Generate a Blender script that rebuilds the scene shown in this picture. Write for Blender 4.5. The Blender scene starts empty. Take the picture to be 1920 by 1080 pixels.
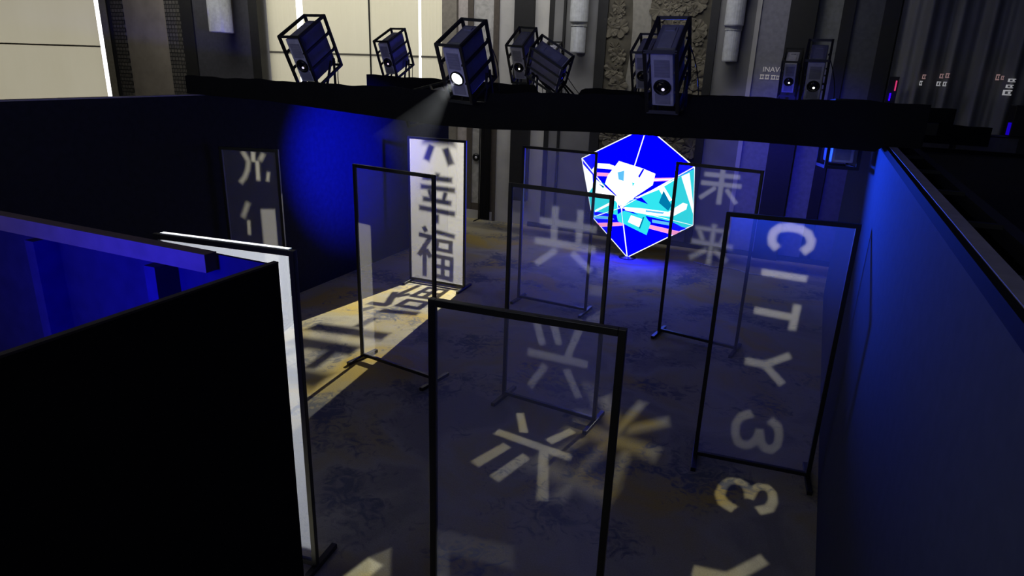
import bpy, bmesh, math, random
from mathutils import Vector, Matrix, Euler
random.seed(7)
PI = math.pi
R = math.radians
sc = bpy.context.scene
C = sc.collection

# ------------------------------------------------------------------ camera, exposure, world
cam = bpy.data.cameras.new('camera')
cam.sensor_width = 36.0
cam.lens = 36.0 * 1245.0 / 1920.0
cam.clip_end = 200
camera = bpy.data.objects.new('camera', cam)
C.objects.link(camera)
camera.matrix_world = Matrix(((0.909531, -0.160789, 0.383275, 0.0),
                              (0.414309, 0.277135, -0.866916, 0.0),
                              (0.033172, 0.947282, 0.318679, 3.4),
                              (0, 0, 0, 1)))
sc.camera = camera
sc.view_settings.view_transform = 'Standard'
sc.view_settings.look = 'None'
sc.view_settings.gamma = 1.0
sc.view_settings.use_curve_mapping = False
sc.view_settings.exposure = 0.0
sc.cycles.max_bounces = 8
sc.cycles.diffuse_bounces = 4
sc.cycles.transparent_max_bounces = 24
sc.cycles.use_denoising = True
sc.cycles.sample_clamp_indirect = 2.0
sc.cycles.caustics_reflective = False
sc.cycles.caustics_refractive = False
world = bpy.data.worlds.new('world')
sc.world = world
world.use_nodes = True
world.node_tree.nodes['Background'].inputs[0].default_value = (0.75, 0.85, 1.0, 1)
world.node_tree.nodes['Background'].inputs[1].default_value = 0.6
PANE_LIGHT = 2.2          # daylight behind the blinds


def wash(name, loc, target, energy, color, angle, radius=0.06, blend=1.0):
    l = bpy.data.lights.new(name, 'SPOT')
    l.energy = energy
    l.color = color
    l.spot_size = R(angle)
    l.spot_blend = blend
    l.shadow_soft_size = radius
    o = bpy.data.objects.new(name, l)
    C.objects.link(o)
    o.location = loc
    o.rotation_euler = (Vector(target) - Vector(loc)).to_track_quat('-Z', 'Y').to_euler()
    return o


def soft_panel(name, loc, target, sx, sy, energy, color):
    l = bpy.data.lights.new(name, 'AREA')
    l.shape = 'RECTANGLE'
    l.size, l.size_y = sx, sy
    l.energy = energy
    l.color = color
    o = bpy.data.objects.new(name, l)
    C.objects.link(o)
    o.location = loc
    o.rotation_euler = (Vector(target) - Vector(loc)).to_track_quat('-Z', 'Y').to_euler()
    return o


# added unseen fill panels: one behind the viewer, one above the far wall
soft_panel('front_fill', (-4.0, -3.8, 4.6), (-4.0, 6, 3.2), 9.0, 2.2, 88, (0.84, 0.90, 1.0))
soft_panel('far_wall_fill', (-9.0, 11.0, 6.85), (-9.0, 13.5, 4.7), 15.0, 0.5, 165, (1.0, 0.98, 0.94)).data.spread = R(125)
# blue stage washes hung on the far side of the truss, and one inside the corner booth
wash('blue_wash_left', (-3.6, 7.0, 2.7), (-6.8, 8.55, 1.9), 5400, (0.002, 0.008, 1.0), 46)
wash('blue_wash_far_wall', (-0.9, 9.55, 2.95), (-0.35, 13.5, 1.5), 420, (0.03, 0.03, 1.0), 62)
wash('blue_wash_right', (-1.75, 6.9, 2.72), (0.48, 5.5, 3.45), 1750, (0.010, 0.065, 1.0), 92)
wash('blue_wash_booth', (-1.85, 0.62, 2.76), (-2.05, 1.45, 2.6), 100, (0.006, 0.0, 1.0), 130)
# the LED crystal's own screens light the carpet around it (see the crystal's materials)


# ------------------------------------------------------------------ materials
def s2l(c):
    return tuple((v / 255 / 12.92) if v / 255 <= 0.04045 else ((v / 255 + 0.055) / 1.055) ** 2.4 for v in c)


class NT:
    """small helper around a node tree"""
    def __init__(self, nt):
        self.nt = nt
        self.n = nt.nodes
        self.l = nt.links

    def new(self, kind, **kw):
        nd = self.n.new(kind)
        for k, v in kw.items():
            setattr(nd, k, v)
        return nd

    def put(self, sock, v):
        if isinstance(v, bpy.types.NodeSocket):
            self.l.new(v, sock)
        else:
            sock.default_value = v

    def math(self, op, a, b=None, c=None, clamp=False):
        nd = self.new('ShaderNodeMath', operation=op, use_clamp=clamp)
        self.put(nd.inputs[0], a)
        if b is not None:
            self.put(nd.inputs[1], b)
        if c is not None:
            self.put(nd.inputs[2], c)
        return nd.outputs[0]

    def vec(self, op, a, b=None):
        nd = self.new('ShaderNodeVectorMath', operation=op)
        self.put(nd.inputs[0], a)
        if b is not None:
            self.put(nd.inputs[3 if op == 'SCALE' else 1], b)
        return nd.outputs['Value'] if op in ('DOT_PRODUCT', 'LENGTH') else nd.outputs[0]


MATS = {}


def mat(name, color, rough=0.6, metal=0.0, spec=0.4, vary=0.12, scale=14.0, bump=0.0, emit=None, strength=0.0):
    """principled surface whose colour drifts a little with a noise texture"""
    if name in MATS:
        return MATS[name]
    m = bpy.data.materials.new(name)
    m.use_nodes = True
    t = NT(m.node_tree)
    b = t.n['Principled BSDF']
    co = t.new('ShaderNodeTexCoord')
    nz = t.new('ShaderNodeTexNoise')
    nz.inputs['Scale'].default_value = scale
    nz.inputs['Detail'].default_value = 3
    t.l.new(co.outputs['Object'], nz.inputs['Vector'])
    rp = t.new('ShaderNodeValToRGB')
    lo = [max(0, c * (1 - vary)) for c in color[:3]]
    hi = [min(1, c * (1 + vary)) for c in color[:3]]
    rp.color_ramp.elements[0].color = (*lo, 1)
    rp.color_ramp.elements[1].color = (*hi, 1)
    rp.color_ramp.elements[0].position = 0.3
    rp.color_ramp.elements[1].position = 0.7
    t.l.new(nz.outputs[0], rp.inputs[0])
    t.l.new(rp.outputs[0], b.inputs['Base Color'])
    b.inputs['Roughness'].default_value = rough
    b.inputs['Metallic'].default_value = metal
    b.inputs['Specular IOR Level'].default_value = spec
    if emit:
        b.inputs['Emission Color'].default_value = (*emit, 1)
        b.inputs['Emission Strength'].default_value = strength
    if bump:
        bp = t.new('ShaderNodeBump')
        bp.inputs['Strength'].default_value = bump
        bp.inputs['Distance'].default_value = 0.01
        t.l.new(nz.outputs[0], bp.inputs['Height'])
        t.l.new(bp.outputs[0], b.inputs['Normal'])
    MATS[name] = m
    return m


def emissive(name, color, strength):
    if name in MATS:
        return MATS[name]
    m = bpy.data.materials.new(name)
    m.use_nodes = True
    t = NT(m.node_tree)
    t.n.remove(t.n['Principled BSDF'])
    e = t.new('ShaderNodeEmission')
    e.inputs[0].default_value = (*color, 1)
    e.inputs[1].default_value = strength
    t.l.new(e.outputs[0], t.n['Material Output'].inputs[0])
    MATS[name] = m
    return m


def gauze_mat(name, cover, color):
    """fine see-through netting: part of the light passes straight on, part is scattered both ways"""
    m = bpy.data.materials.new(name)
    m.use_nodes = True
    t = NT(m.node_tree)
    t.n.remove(t.n['Principled BSDF'])
    co = t.new('ShaderNodeTexCoord')
    nz = t.new('ShaderNodeTexNoise')
    nz.inputs['Scale'].default_value = 3.0
    nz.inputs['Detail'].default_value = 2
    t.l.new(co.outputs['Object'], nz.inputs['Vector'])
    fac = t.math('MULTIPLY_ADD', nz.outputs[0], cover * 0.2, cover * 0.9)
    tr = t.new('ShaderNodeBsdfTransparent')
    df = t.new('ShaderNodeBsdfDiffuse')
    tl = t.new('ShaderNodeBsdfTranslucent')
    df.inputs[0].default_value = (*color, 1)
    tl.inputs[0].default_value = (*color, 1)
    m1 = t.new('ShaderNodeMixShader')
    m1.inputs[0].default_value = 0.6
    t.l.new(df.outputs[0], m1.inputs[1])
    t.l.new(tl.outputs[0], m1.inputs[2])
    m2 = t.new('ShaderNodeMixShader')
    t.l.new(fac, m2.inputs[0])
    t.l.new(tr.outputs[0], m2.inputs[1])
    t.l.new(m1.outputs[0], m2.inputs[2])
    t.l.new(m2.outputs[0], t.n['Material Output'].inputs[0])
    return m


def blind_mat():
    m = bpy.data.materials.new('blind_fabric')
    m.use_nodes = True
    t = NT(m.node_tree)
    t.n.remove(t.n['Principled BSDF'])
    co = t.new('ShaderNodeTexCoord')
    mp = t.new('ShaderNodeMapping')
    mp.inputs['Scale'].default_value = (0.5, 1, 0.25)
    t.l.new(co.outputs['Object'], mp.inputs['Vector'])
    nz = t.new('ShaderNodeTexNoise')
    nz.inputs['Scale'].default_value = 1.3
    nz.inputs['Detail'].default_value = 4
    t.l.new(mp.outputs[0], nz.inputs['Vector'])
    rp = t.new('ShaderNodeValToRGB')
    rp.color_ramp.elements[0].color = (0.66, 0.62, 0.44, 1)
    rp.color_ramp.elements[1].color = (0.76, 0.73, 0.56, 1)
    t.l.new(nz.outputs[0], rp.inputs[0])
    df = t.new('ShaderNodeBsdfDiffuse')
    tl = t.new('ShaderNodeBsdfTranslucent')
    t.l.new(rp.outputs[0], df.inputs[0])
    t.l.new(rp.outputs[0], tl.inputs[0])
    mx = t.new('ShaderNodeMixShader')
    mx.inputs[0].default_value = 0.22
    t.l.new(df.outputs[0], mx.inputs[1])
    t.l.new(tl.outputs[0], mx.inputs[2])
    t.l.new(mx.outputs[0], t.n['Material Output'].inputs[0])
    return m


GOLD_AT = (4.74, 3.22, 0.0)


def carpet_mat():
    m = bpy.data.materials.new('carpet')
    m.use_nodes = True
    t = NT(m.node_tree)
    b = t.n['Principled BSDF']
    b.inputs['Roughness'].default_value = 0.95
    b.inputs['Specular IOR Level'].default_value = 0.08
    co = t.new('ShaderNodeTexCoord')
    # broad cloudy drift between sand, cream and gold
    n1 = t.new('ShaderNodeTexNoise')
    n1.inputs['Scale'].default_value = 0.9
    n1.inputs['Detail'].default_value = 6
    n1.inputs['Distortion'].default_value = 0.8
    m0 = t.new('ShaderNodeMapping')
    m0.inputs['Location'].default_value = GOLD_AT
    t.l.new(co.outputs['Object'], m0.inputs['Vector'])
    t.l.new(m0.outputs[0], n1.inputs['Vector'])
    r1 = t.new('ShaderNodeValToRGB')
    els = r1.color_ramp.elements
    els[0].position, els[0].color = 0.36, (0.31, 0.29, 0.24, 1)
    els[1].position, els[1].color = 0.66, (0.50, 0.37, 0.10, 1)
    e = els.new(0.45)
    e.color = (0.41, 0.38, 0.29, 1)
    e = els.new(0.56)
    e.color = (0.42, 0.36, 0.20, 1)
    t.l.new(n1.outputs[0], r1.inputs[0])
    # blue-grey leaf clusters with ragged edges
    n2 = t.new('ShaderNodeTexNoise')
    n2.inputs['Scale'].default_value = 1.15
    n2.inputs['Detail'].default_value = 2
    mp = t.new('ShaderNodeMapping')
    mp.inputs['Location'].default_value = (3.7, 1.2, 0)
    t.l.new(co.outputs['Object'], mp.inputs['Vector'])
    t.l.new(mp.outputs[0], n2.inputs['Vector'])
    vo = t.new('ShaderNodeTexNoise')
    vo.inputs['Scale'].default_value = 6.5
    vo.inputs['Detail'].default_value = 4
    vo.inputs['Distortion'].default_value = 2.2
    t.l.new(co.outputs['Object'], vo.inputs['Vector'])
    s = t.math('MULTIPLY_ADD', vo.outputs[0], 0.55, n2.outputs[0])
    r2 = t.new('ShaderNodeMapRange')
    r2.inputs['From Min'].default_value = 0.82
    r2.inputs['From Max'].default_value = 0.96
    t.l.new(s, r2.inputs['Value'])
    mx = t.new('ShaderNodeMix', data_type='RGBA')
    t.l.new(r2.outputs[0], mx.inputs['Factor'])
    t.l.new(r1.outputs[0], mx.inputs[6])
    mx.inputs[7].default_value = (0.16, 0.165, 0.185, 1)
    # fine pile
    n3 = t.new('ShaderNodeTexNoise')
    n3.inputs['Scale'].default_value = 90
    n3.inputs['Detail'].default_value = 2
    t.l.new(co.outputs['Object'], n3.inputs['Vector'])
    hv = t.new('ShaderNodeHueSaturation')
    t.l.new(t.math('MULTIPLY_ADD', n3.outputs[0], 0.5, 0.75), hv.inputs['Value'])
    t.l.new(mx.outputs[2], hv.inputs['Color'])
    t.l.new(hv.outputs[0], b.inputs['Base Color'])
    bp = t.new('ShaderNodeBump')
    bp.inputs['Strength'].default_value = 0.3
    bp.inputs['Distance'].default_value = 0.01
    t.l.new(n3.outputs[0], bp.inputs['Height'])
    t.l.new(bp.outputs[0], b.inputs['Normal'])
    return m


def fret_mat():
    """dark wall strip with a raised key-fret lattice"""
    m = bpy.data.materials.new('fretwork')
    m.use_nodes = True
    t = NT(m.node_tree)
    b = t.n['Principled BSDF']
    b.inputs['Roughness'].default_value = 0.6
    co = t.new('ShaderNodeTexCoord')
    mp = t.new('ShaderNodeMapping')
    mp.inputs['Rotation'].default_value = (R(90), 0, 0)
    t.l.new(co.outputs['Object'], mp.inputs['Vector'])
    bk = t.new('ShaderNodeTexBrick')
    bk.inputs['Color1'].default_value = (0.10, 0.095, 0.085, 1)
    bk.inputs['Color2'].default_value = (0.13, 0.12, 0.105, 1)
    bk.inputs['Mortar'].default_value = (0.012, 0.012, 0.012, 1)
    bk.inputs['Scale'].default_value = 4.2
    bk.inputs['Mortar Size'].default_value = 0.05
    bk.inputs['Brick Width'].default_value = 0.5
    bk.inputs['Row Height'].default_value = 0.42
    bk.squash = 0.5
    bk.squash_frequency = 2
    t.l.new(mp.outputs[0], bk.inputs['Vector'])
    t.l.new(bk.outputs[0], b.inputs['Base Color'])
    return m


def stone_mat():
    m = bpy.data.materials.new('mottled_stone')
    m.use_nodes = True
    t = NT(m.node_tree)
    b = t.n['Principled BSDF']
    b.inputs['Roughness'].default_value = 0.35
    co = t.new('ShaderNodeTexCoord')
    nz = t.new('ShaderNodeTexNoise')
    nz.inputs['Scale'].default_value = 5
    nz.inputs['Detail'].default_value = 7
    nz.inputs['Distortion'].default_value = 1.5
    t.l.new(co.outputs['Object'], nz.inputs['Vector'])
    rp = t.new('ShaderNodeValToRGB')
    rp.color_ramp.elements[0].position, rp.color_ramp.elements[0].color = 0.35, (0.34, 0.33, 0.31, 1)
    rp.color_ramp.elements[1].position, rp.color_ramp.elements[1].color = 0.65, (0.52, 0.51, 0.48, 1)
    t.l.new(nz.outputs[0], rp.inputs[0])
    t.l.new(rp.outputs[0], b.inputs['Base Color'])
    return m


M_BLACK = mat('black_cloth', (0.010, 0.010, 0.011), 0.9, spec=0.1, scale=5, bump=0.4)
M_BLACKWALL = mat('black_wall_skin', (0.012, 0.012, 0.012), 0.85, spec=0.1)
M_LWALL = mat('dark_partition_skin', (0.022, 0.024, 0.034), 0.9, spec=0.03)
M_RWALL = mat('grey_partition_skin', (0.072, 0.078, 0.09), 0.85, spec=0.04, vary=0.06)
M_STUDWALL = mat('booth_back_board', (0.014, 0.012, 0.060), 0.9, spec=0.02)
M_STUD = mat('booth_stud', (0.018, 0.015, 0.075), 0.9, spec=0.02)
M_CAP = mat('grey_cap', (0.36, 0.34, 0.37), 0.6)
M_METAL = mat('black_metal', (0.012, 0.012, 0.013), 0.38, spec=0.5)
M_GAUZE = gauze_mat('grey_gauze', 0.20, (0.66, 0.66, 0.70))
M_HEM = mat('white_hem', (0.75, 0.75, 0.75), 0.9)
M_CAGE = mat('cage_steel', (0.010, 0.010, 0.010), 0.5)
M_HOUSE = mat('projector_shell', (0.26, 0.26, 0.33), 0.5)
M_HFRONT = mat('projector_face', (0.55, 0.55, 0.62), 0.45)
M_GRILLE = mat('projector_grille', (0.30, 0.30, 0.36), 0.6)
M_RING = mat('lens_ring', (0.006, 0.006, 0.007), 0.3)
M_GLASS = mat('lens_glass', (0.004, 0.004, 0.010), 0.05, spec=0.8)
M_PANE = emissive('daylit_pane', (1.0, 0.97, 0.98), PANE_LIGHT)
M_BLIND = blind_mat()
M_CARPET = carpet_mat()
M_FRET = fret_mat()
M_STONE = stone_mat()
M_WALLPLAIN = mat('hall_wall', (0.10, 0.10, 0.10), 0.8, scale=2)
M_BEIGE = mat('beige_wallpaper', (0.26, 0.23, 0.19), 0.85, scale=3)
M_LIGHTP = mat('pale_wall_panel', (0.50, 0.49, 0.46), 0.7, scale=2)
M_MIDP = mat('grey_wall_panel', (0.20, 0.20, 0.20), 0.7, scale=2)
M_DARKP = mat('dark_timber', (0.018, 0.018, 0.018), 0.5)
M_BRONZE = mat('bronze_trim', (0.10, 0.085, 0.07), 0.4)
M_CEIL = mat('ceiling_paint', (0.35, 0.34, 0.32), 0.9)
M_CRYST = mat('frosted_sconce_glass', (0.58, 0.60, 0.62), 0.25, spec=0.6)
M_MURAL = mat('mural_ground', (0.075, 0.068, 0.05), 0.8, scale=3, vary=0.4)
M_PETAL = mat('mural_petal', (0.125, 0.112, 0.082), 0.75, scale=6, vary=0.35)
M_VOILE = mat('grey_curtain', (0.24, 0.24, 0.235), 0.55, scale=1.5)
M_CASE = mat('black_equipment', (0.012, 0.012, 0.013), 0.5)
M_CABLE = mat('black_cable', (0.008, 0.008, 0.008), 0.5)


# ------------------------------------------------------------------ mesh helpers
def bx(bm, c, s, m=None):
    """box of full size s centred at c, optionally transformed by matrix m"""
    vs = []
    for dz in (-1, 1):
        for dy in (-1, 1):
            for dx in (-1, 1):
                v = Vector((c[0] + dx * s[0] / 2, c[1] + dy * s[1] / 2, c[2] + dz * s[2] / 2))
                vs.append(bm.verts.new(m @ v if m else v))
    for f in ((0, 2, 3, 1), (4, 5, 7, 6), (0, 1, 5, 4), (2, 6, 7, 3), (0, 4, 6, 2), (1, 3, 7, 5)):
        bm.faces.new([vs[i] for i in f])


def span(bm, x0, x1, y0, y1, z0, z1):
    bx(bm, ((x0 + x1) / 2, (y0 + y1) / 2, (z0 + z1) / 2), (abs(x1 - x0), abs(y1 - y0), abs(z1 - z0)))


def bar(bm, a, b, r, sides=4, twist=PI / 4):
    a, b = Vector(a), Vector(b)
    q = (b - a).to_track_quat('Z', 'Y')
    rings = []
    for p in (a, b):
        rings.append([bm.verts.new(p + q @ Vector((r * math.cos(twist + 2 * PI * k / sides), r * math.sin(twist + 2 * PI * k / sides), 0))) for k in range(sides)])
    for k in range(sides):
        bm.faces.new((rings[0][k], rings[0][(k + 1) % sides], rings[1][(k + 1) % sides], rings[1][k]))
    bm.faces.new(rings[0][::-1])
    bm.faces.new(rings[1])


def lathe(bm, profile, seg=28, m=None, close=True):
    """profile of (radius, height) turned about local z"""
    rings = []
    for r, h in profile:
        ring = []
        for k in range(seg):
            v = Vector((r * math.cos(2 * PI * k / seg), r * math.sin(2 * PI * k / seg), h))
            ring.append(bm.verts.new(m @ v if m else v))
        rings.append(ring)
    for a, b in zip(rings, rings[1:]):
        for k in range(seg):
            bm.faces.new((a[k], a[(k + 1) % seg], b[(k + 1) % seg], b[k]))
    if close:
        bm.faces.new(rings[0][::-1])
        bm.faces.new(rings[-1])


def tube(bm, pts, r, sides=8):
    for a, b in zip(pts, pts[1:]):
        bar(bm, a, b, r, sides)


def obj(name, bm, m, parent=None, smooth=False, bevel=0.0):
    bmesh.ops.recalc_face_normals(bm, faces=bm.faces[:])
    me = bpy.data.meshes.new(name)
    bm.to_mesh(me)
    bm.free()
    if m:
        me.materials.append(m)
    if smooth:
        for p in me.polygons:
            p.use_smooth = True
    o = bpy.data.objects.new(name, me)
    C.objects.link(o)
    if parent:
        o.parent = parent
    if bevel:
        md = o.modifiers.new('bevel', 'BEVEL')
        md.width = bevel
        md.segments = 2
        md.limit_method = 'ANGLE'
    return o


def tag(o, label=None, cat=None, group=None, kind=None):
    if label:
        o['label'] = label
    if cat:
        o['category'] = cat
    if group:
        o['group'] = group
    if kind:
        o['kind'] = kind
    return o


def thing(name, label, cat, loc=(0, 0, 0), rotz=0.0, group=None):
    o = bpy.data.objects.new(name, None)
    o.empty_display_size = 0.1
    C.objects.link(o)
    o.location = loc
    o.rotation_euler = (0, 0, rotz)
    return tag(o, label, cat, group)


def BM():
    return bmesh.new()


def boxo(name, x0, x1, y0, y1, z0, z1, m, parent=None, bevel=0.0):
    bm = BM()
    span(bm, x0, x1, y0, y1, z0, z1)
    return obj(name, bm, m, parent, bevel=bevel)


def struct(o):
    o['kind'] = 'structure'
    return o



# ------------------------------------------------------------------ the hall
YB = 13.5          # front face of the hall's far wall
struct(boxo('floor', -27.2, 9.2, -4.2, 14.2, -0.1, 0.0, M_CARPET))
struct(boxo('ceiling', -27.2, 9.2, -4.2, 14.2, 7.0, 7.1, M_CEIL))
struct(boxo('wall_left', -27.2, -27.0, -4.2, 14.2, 0, 7, M_WALLPLAIN))
struct(boxo('wall_right', 9.0, 9.2, -4.2, 14.2, 0, 7, M_WALLPLAIN))
struct(boxo('wall_front', -27, 9, -4.2, -4.0, 0, 7, M_WALLPLAIN))
W1 = (-27.0, -18.72)
W2 = (-12.82, -7.42)
ZS, ZT = 0.5, 6.4
bm = BM()
for x0, x1, z0, z1 in ((-27, -12.82 - 5.9 + 0, 0, ZS), (-27, W1[1], ZT, 7), (W1[1], W2[0], 0, 7), (W2[0], W2[1], 0, ZS),
                       (W2[0], W2[1], ZT, 7), (W2[1], 9, 0, 7)):
    span(bm, x0, x1, YB, YB + 0.25, z0, z1)
struct(obj('wall_back', bm, M_WALLPLAIN))


def window(name, x0, x1, mull):
    bm = BM()
    for z in (ZS + 0.03, ZT - 0.03):
        span(bm, x0, x1, YB + 0.10, YB + 0.18, z - 0.03, z + 0.03)
    for x in mull:
        span(bm, x - 0.025, x + 0.025, YB + 0.10, YB + 0.18, ZS, ZT)
    w = struct(obj(name, bm, M_DARKP))
    boxo('pane', x0, x1, YB + 0.20, YB + 0.22, ZS, ZT, M_PANE, w)
    return w


window('window_1', W1[0], W1[1], (-26.95, -18.75))
w2 = window('window_2', W2[0], W2[1], (-12.79, -7.45))
boxo('mullion', -9.755, -9.715, YB - 0.045, YB - 0.035, ZS, ZT, M_DARKP, w2)


def blind(x0, x1, label, z0=0.45, seam=3.5):
    t = thing('roller_blind', label, 'blind', ((x0 + x1) / 2, YB - 0.02, z0), 0, 'roller blinds on the hall windows')
    w = x1 - x0
    bm = BM()
    n = 24
    rows = [(0.0, 0.0), (seam - 0.03 - z0, 0.0), (seam - z0, 0.012), (seam + 0.03 - z0, 0.0), (6.45 - z0, 0.0)]
    rr = []
    for z, dy in rows:
        rr.append([bm.verts.new((-w / 2 + w * k / n, dy + 0.004 * math.sin(k * 1.7), z)) for k in range(n + 1)])
    for a, b in zip(rr, rr[1:]):
        for k in range(n):
            bm.faces.new((a[k], a[k + 1], b[k + 1], b[k]))
    obj('fabric', bm, M_BLIND, t)
    boxo('seam_batten', -w / 2, w / 2, -0.018, -0.004, seam - z0 - 0.022, seam - z0 + 0.022, mat('blind_seam', (0.16, 0.15, 0.12), 0.9), t)
    boxo('bottom_bar', -w / 2, w / 2, -0.015, 0.015, -0.04, 0.0, M_BRONZE, t)
    bm = BM()
    bar(bm, (-w / 2, 0, 6.47 - z0), (w / 2, 0, 6.47 - z0), 0.035, 12)
    obj('roller', bm, M_BRONZE, t, True)
    return t


blind(-26.9, -19.06, 'wide beige roller blind at the far left window, crossed by one dark seam')
blind(-12.78, -11.86, 'narrow beige roller blind beside the dark pillar, left of a bright gap')
blind(-11.66, -9.735, 'beige roller blind behind the leftmost big caged projector')
blind(-9.73, -8.44, 'beige roller blind between a dark vertical line and a bright slit')
blind(-8.37, -7.80, 'narrow beige roller blind right of the bright slit, rightmost of the window')


def trim(k, x0, x1, z0, z1, m, depth=0.05):
    return struct(boxo('trim_%d' % k, x0, x1, YB - depth, YB - 0.001, z0, z1, m))


tr = [
    # left of the windows: frame, key-fret strips, wallpaper, dark pillar
    (-18.74, -18.42, 0, 7, mat('window_reveal', (0.30, 0.28, 0.22), 0.8), 0.12), (-18.42, -18.36, 0, 7, M_DARKP, 0.14),
    (-18.36, -17.88, 0, 7, M_FRET, 0.06), (-17.88, -16.26, 0, 7, M_BEIGE, 0.03), (-16.26, -15.66, 0, 7, M_FRET, 0.06),
    (-15.66, -15.42, 0, 7, mat('strip_edge', (0.16, 0.155, 0.14), 0.8), 0.05),
    (-15.42, -15.0, 0, 7, M_DARKP, 0.30), (-15.0, -13.1, 0, 7, mat('pillar_face', (0.055, 0.055, 0.065), 0.6), 0.26), (-13.1, -12.82, 0, 7, M_DARKP, 0.30),
    # right of the windows
    (-7.80, -7.445, 0, 7, mat('grey_beige_strip', (0.24, 0.22, 0.18), 0.8), 0.09),  # darker grey-beige wall panel
    (-7.42, -7.17, 0, 7, mat('pinkish_panel', (0.44, 0.40, 0.37), 0.7), 0.05), (-7.17, -7.04, 0, 7, M_BRONZE, 0.09),
    (-7.04, -6.56, 0.36, 7, M_STONE, 0.06), (-7.04, -6.56, 0.2, 0.36, M_BRONZE, 0.08), (-7.2, -6.5, 0.0, 0.2, M_LIGHTP, 0.10),
    (-6.56, -6.44, 0, 7, M_BRONZE, 0.09), (-6.44, -6.06, 0, 7, M_LIGHTP, 0.05), (-6.06, -5.64, 0.55, 7, M_DARKP, 0.16),
    (-6.06, -5.64, 0, 0.55, M_LIGHTP, 0.05), (-5.64, -5.32, 0, 7, M_LIGHTP, 0.05), (-5.32, -5.22, 0, 7, M_DARKP, 0.08), (-5.22, -5.02, 0, 7, M_MIDP, 0.06),
    (-5.02, -4.97, 0, 7, M_DARKP, 0.08), (-4.97, -4.30, 0, 7, M_MIDP, 0.04), (-4.30, -4.10, 0, 7, M_DARKP, 0.10),
    (-2.15, -2.0, 0, 7, M_DARKP, 0.10), (-2.0, -1.36, 0, 7, M_MIDP, 0.04), (-1.36, -1.28, 0, 7, M_LIGHTP, 0.09), (-1.28, -0.80, 0, 7, mat('bluish_panel', (0.25, 0.25, 0.29), 0.7), 0.05),
    (-0.80, -0.36, 0, 7, M_DARKP, 0.22), (-0.36, 0.03, 0, 7, mat('grey_green_panel', (0.22, 0.23, 0.23), 0.7), 0.05), (0.03, 0.22, 0, 7, M_DARKP, 0.10),
    (0.22, 0.66, 0, 7, mat('dim_panel', (0.10, 0.105, 0.115), 0.7), 0.05), (0.66, 0.90, 0, 7, M_DARKP, 0.12),
]
for k, (x0, x1, z0, z1, m, d) in enumerate(tr):
    trim(k + 1, x0, x1, z0, z1, m, d)
struct(boxo('baseboard_back', -5.6, 0.9, YB - 0.13, YB - 0.10, 0, 0.10, M_DARKP))

t = thing('black_drape', 'narrow black drape hanging in front of the stone strip on the far wall', 'drape', (-6.66, YB - 0.14, 0))
bm = BM()
rr = []
for z in (0.02, 0.9, 1.8, 2.75):
    rr.append([bm.verts.new((-0.13 + 0.26 * q / 12, 0.018 * math.sin(q * 1.9 + z * 0.4), z)) for q in range(13)])
for a, c in zip(rr, rr[1:]):
    for q in range(12):
        bm.faces.new((a[q], a[q + 1], c[q + 1], c[q]))
obj('cloth', bm, M_BLACK, t, True)
bm = BM()
bar(bm, (-0.16, 0, 2.76), (0.16, 0, 2.76), 0.02, 8)
obj('hanging_rod', bm, M_METAL, t, True)
bm = BM()
bar(bm, (-0.15, 0, 0.0), (-0.15, 0, 2.76), 0.015, 8)
bar(bm, (-0.15, 0.02, 0.012), (-0.15, -0.25, 0.012), 0.012, 8)
obj('stand_pole', bm, M_METAL, t, True)

# small dark round fitting on the stone strip, with a plate below
t = thing('wall_dial', 'small round dark dial on the mottled grey stone strip', 'wall fitting', (-6.93, YB - 0.06, 1.40))
bm = BM()
lathe(bm, [(0.085, 0), (0.085, 0.03), (0.05, 0.05)], 24, Matrix.Rotation(R(90), 4, 'X'))
obj('dial_ring', bm, M_RING, t, True)
bm = BM()
lathe(bm, [(0.03, 0.05), (0.025, 0.062)], 16, Matrix.Translation((0.015, 0, 0)) @ Matrix.Rotation(R(90), 4, 'X'))
obj('dial_centre', bm, M_HEM, t, True)


def sconce(x, zb, tiers, label, y=YB - 0.05):
    t = thing('wall_sconce', label, 'wall lamp', (x, y, zb), 0, 'crystal sconces on the far wall')
    z = 0.0
    boxo('back_plate', -0.10, 0.10, -0.04, 0.0, 0.0, sum(h for r, h in tiers), M_BRONZE, t)
    for r, h in tiers:
        bm = BM()
        lathe(bm, [(r * 0.94, z), (r, z + 0.02), (r, z + h - 0.07)], 24, Matrix.Translation((0, -r - 0.05, 0)))
        obj('glass_tier', bm, M_CRYST, t)
        bm = BM()
        lathe(bm, [(r * 1.08, z + h - 0.07), (r * 1.08, z + h)], 24, Matrix.Translation((0, -r - 0.05, 0)))
        obj('tier_rim', bm, mat('sconce_rim', (0.42, 0.43, 0.42), 0.4), t)
        z += h
    return t


sconce(-4.62, 3.66, ((0.15, 0.56), (0.18, 0.62), (0.21, 0.7)), 'tall tiered glass wall sconce on the grey panel left of the flower mural')
sconce(-1.70, 3.58, ((0.14, 0.60), (0.17, 0.62), (0.20, 0.7)), 'tall tiered glass wall sconce on the grey panel right of the flower mural')
sconce(-13.72, 3.90, ((0.28, 1.2), (0.31, 0.9)), 'dim grey cylinder sconce on the dark pillar beside the window, glowing blue above', YB - 0.27)
wash('pillar_blue', (-13.9, 12.3, 4.4), (-13.8, 13.2, 4.25), 1.6, (0.03, 0.0, 1.0), 30)

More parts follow.
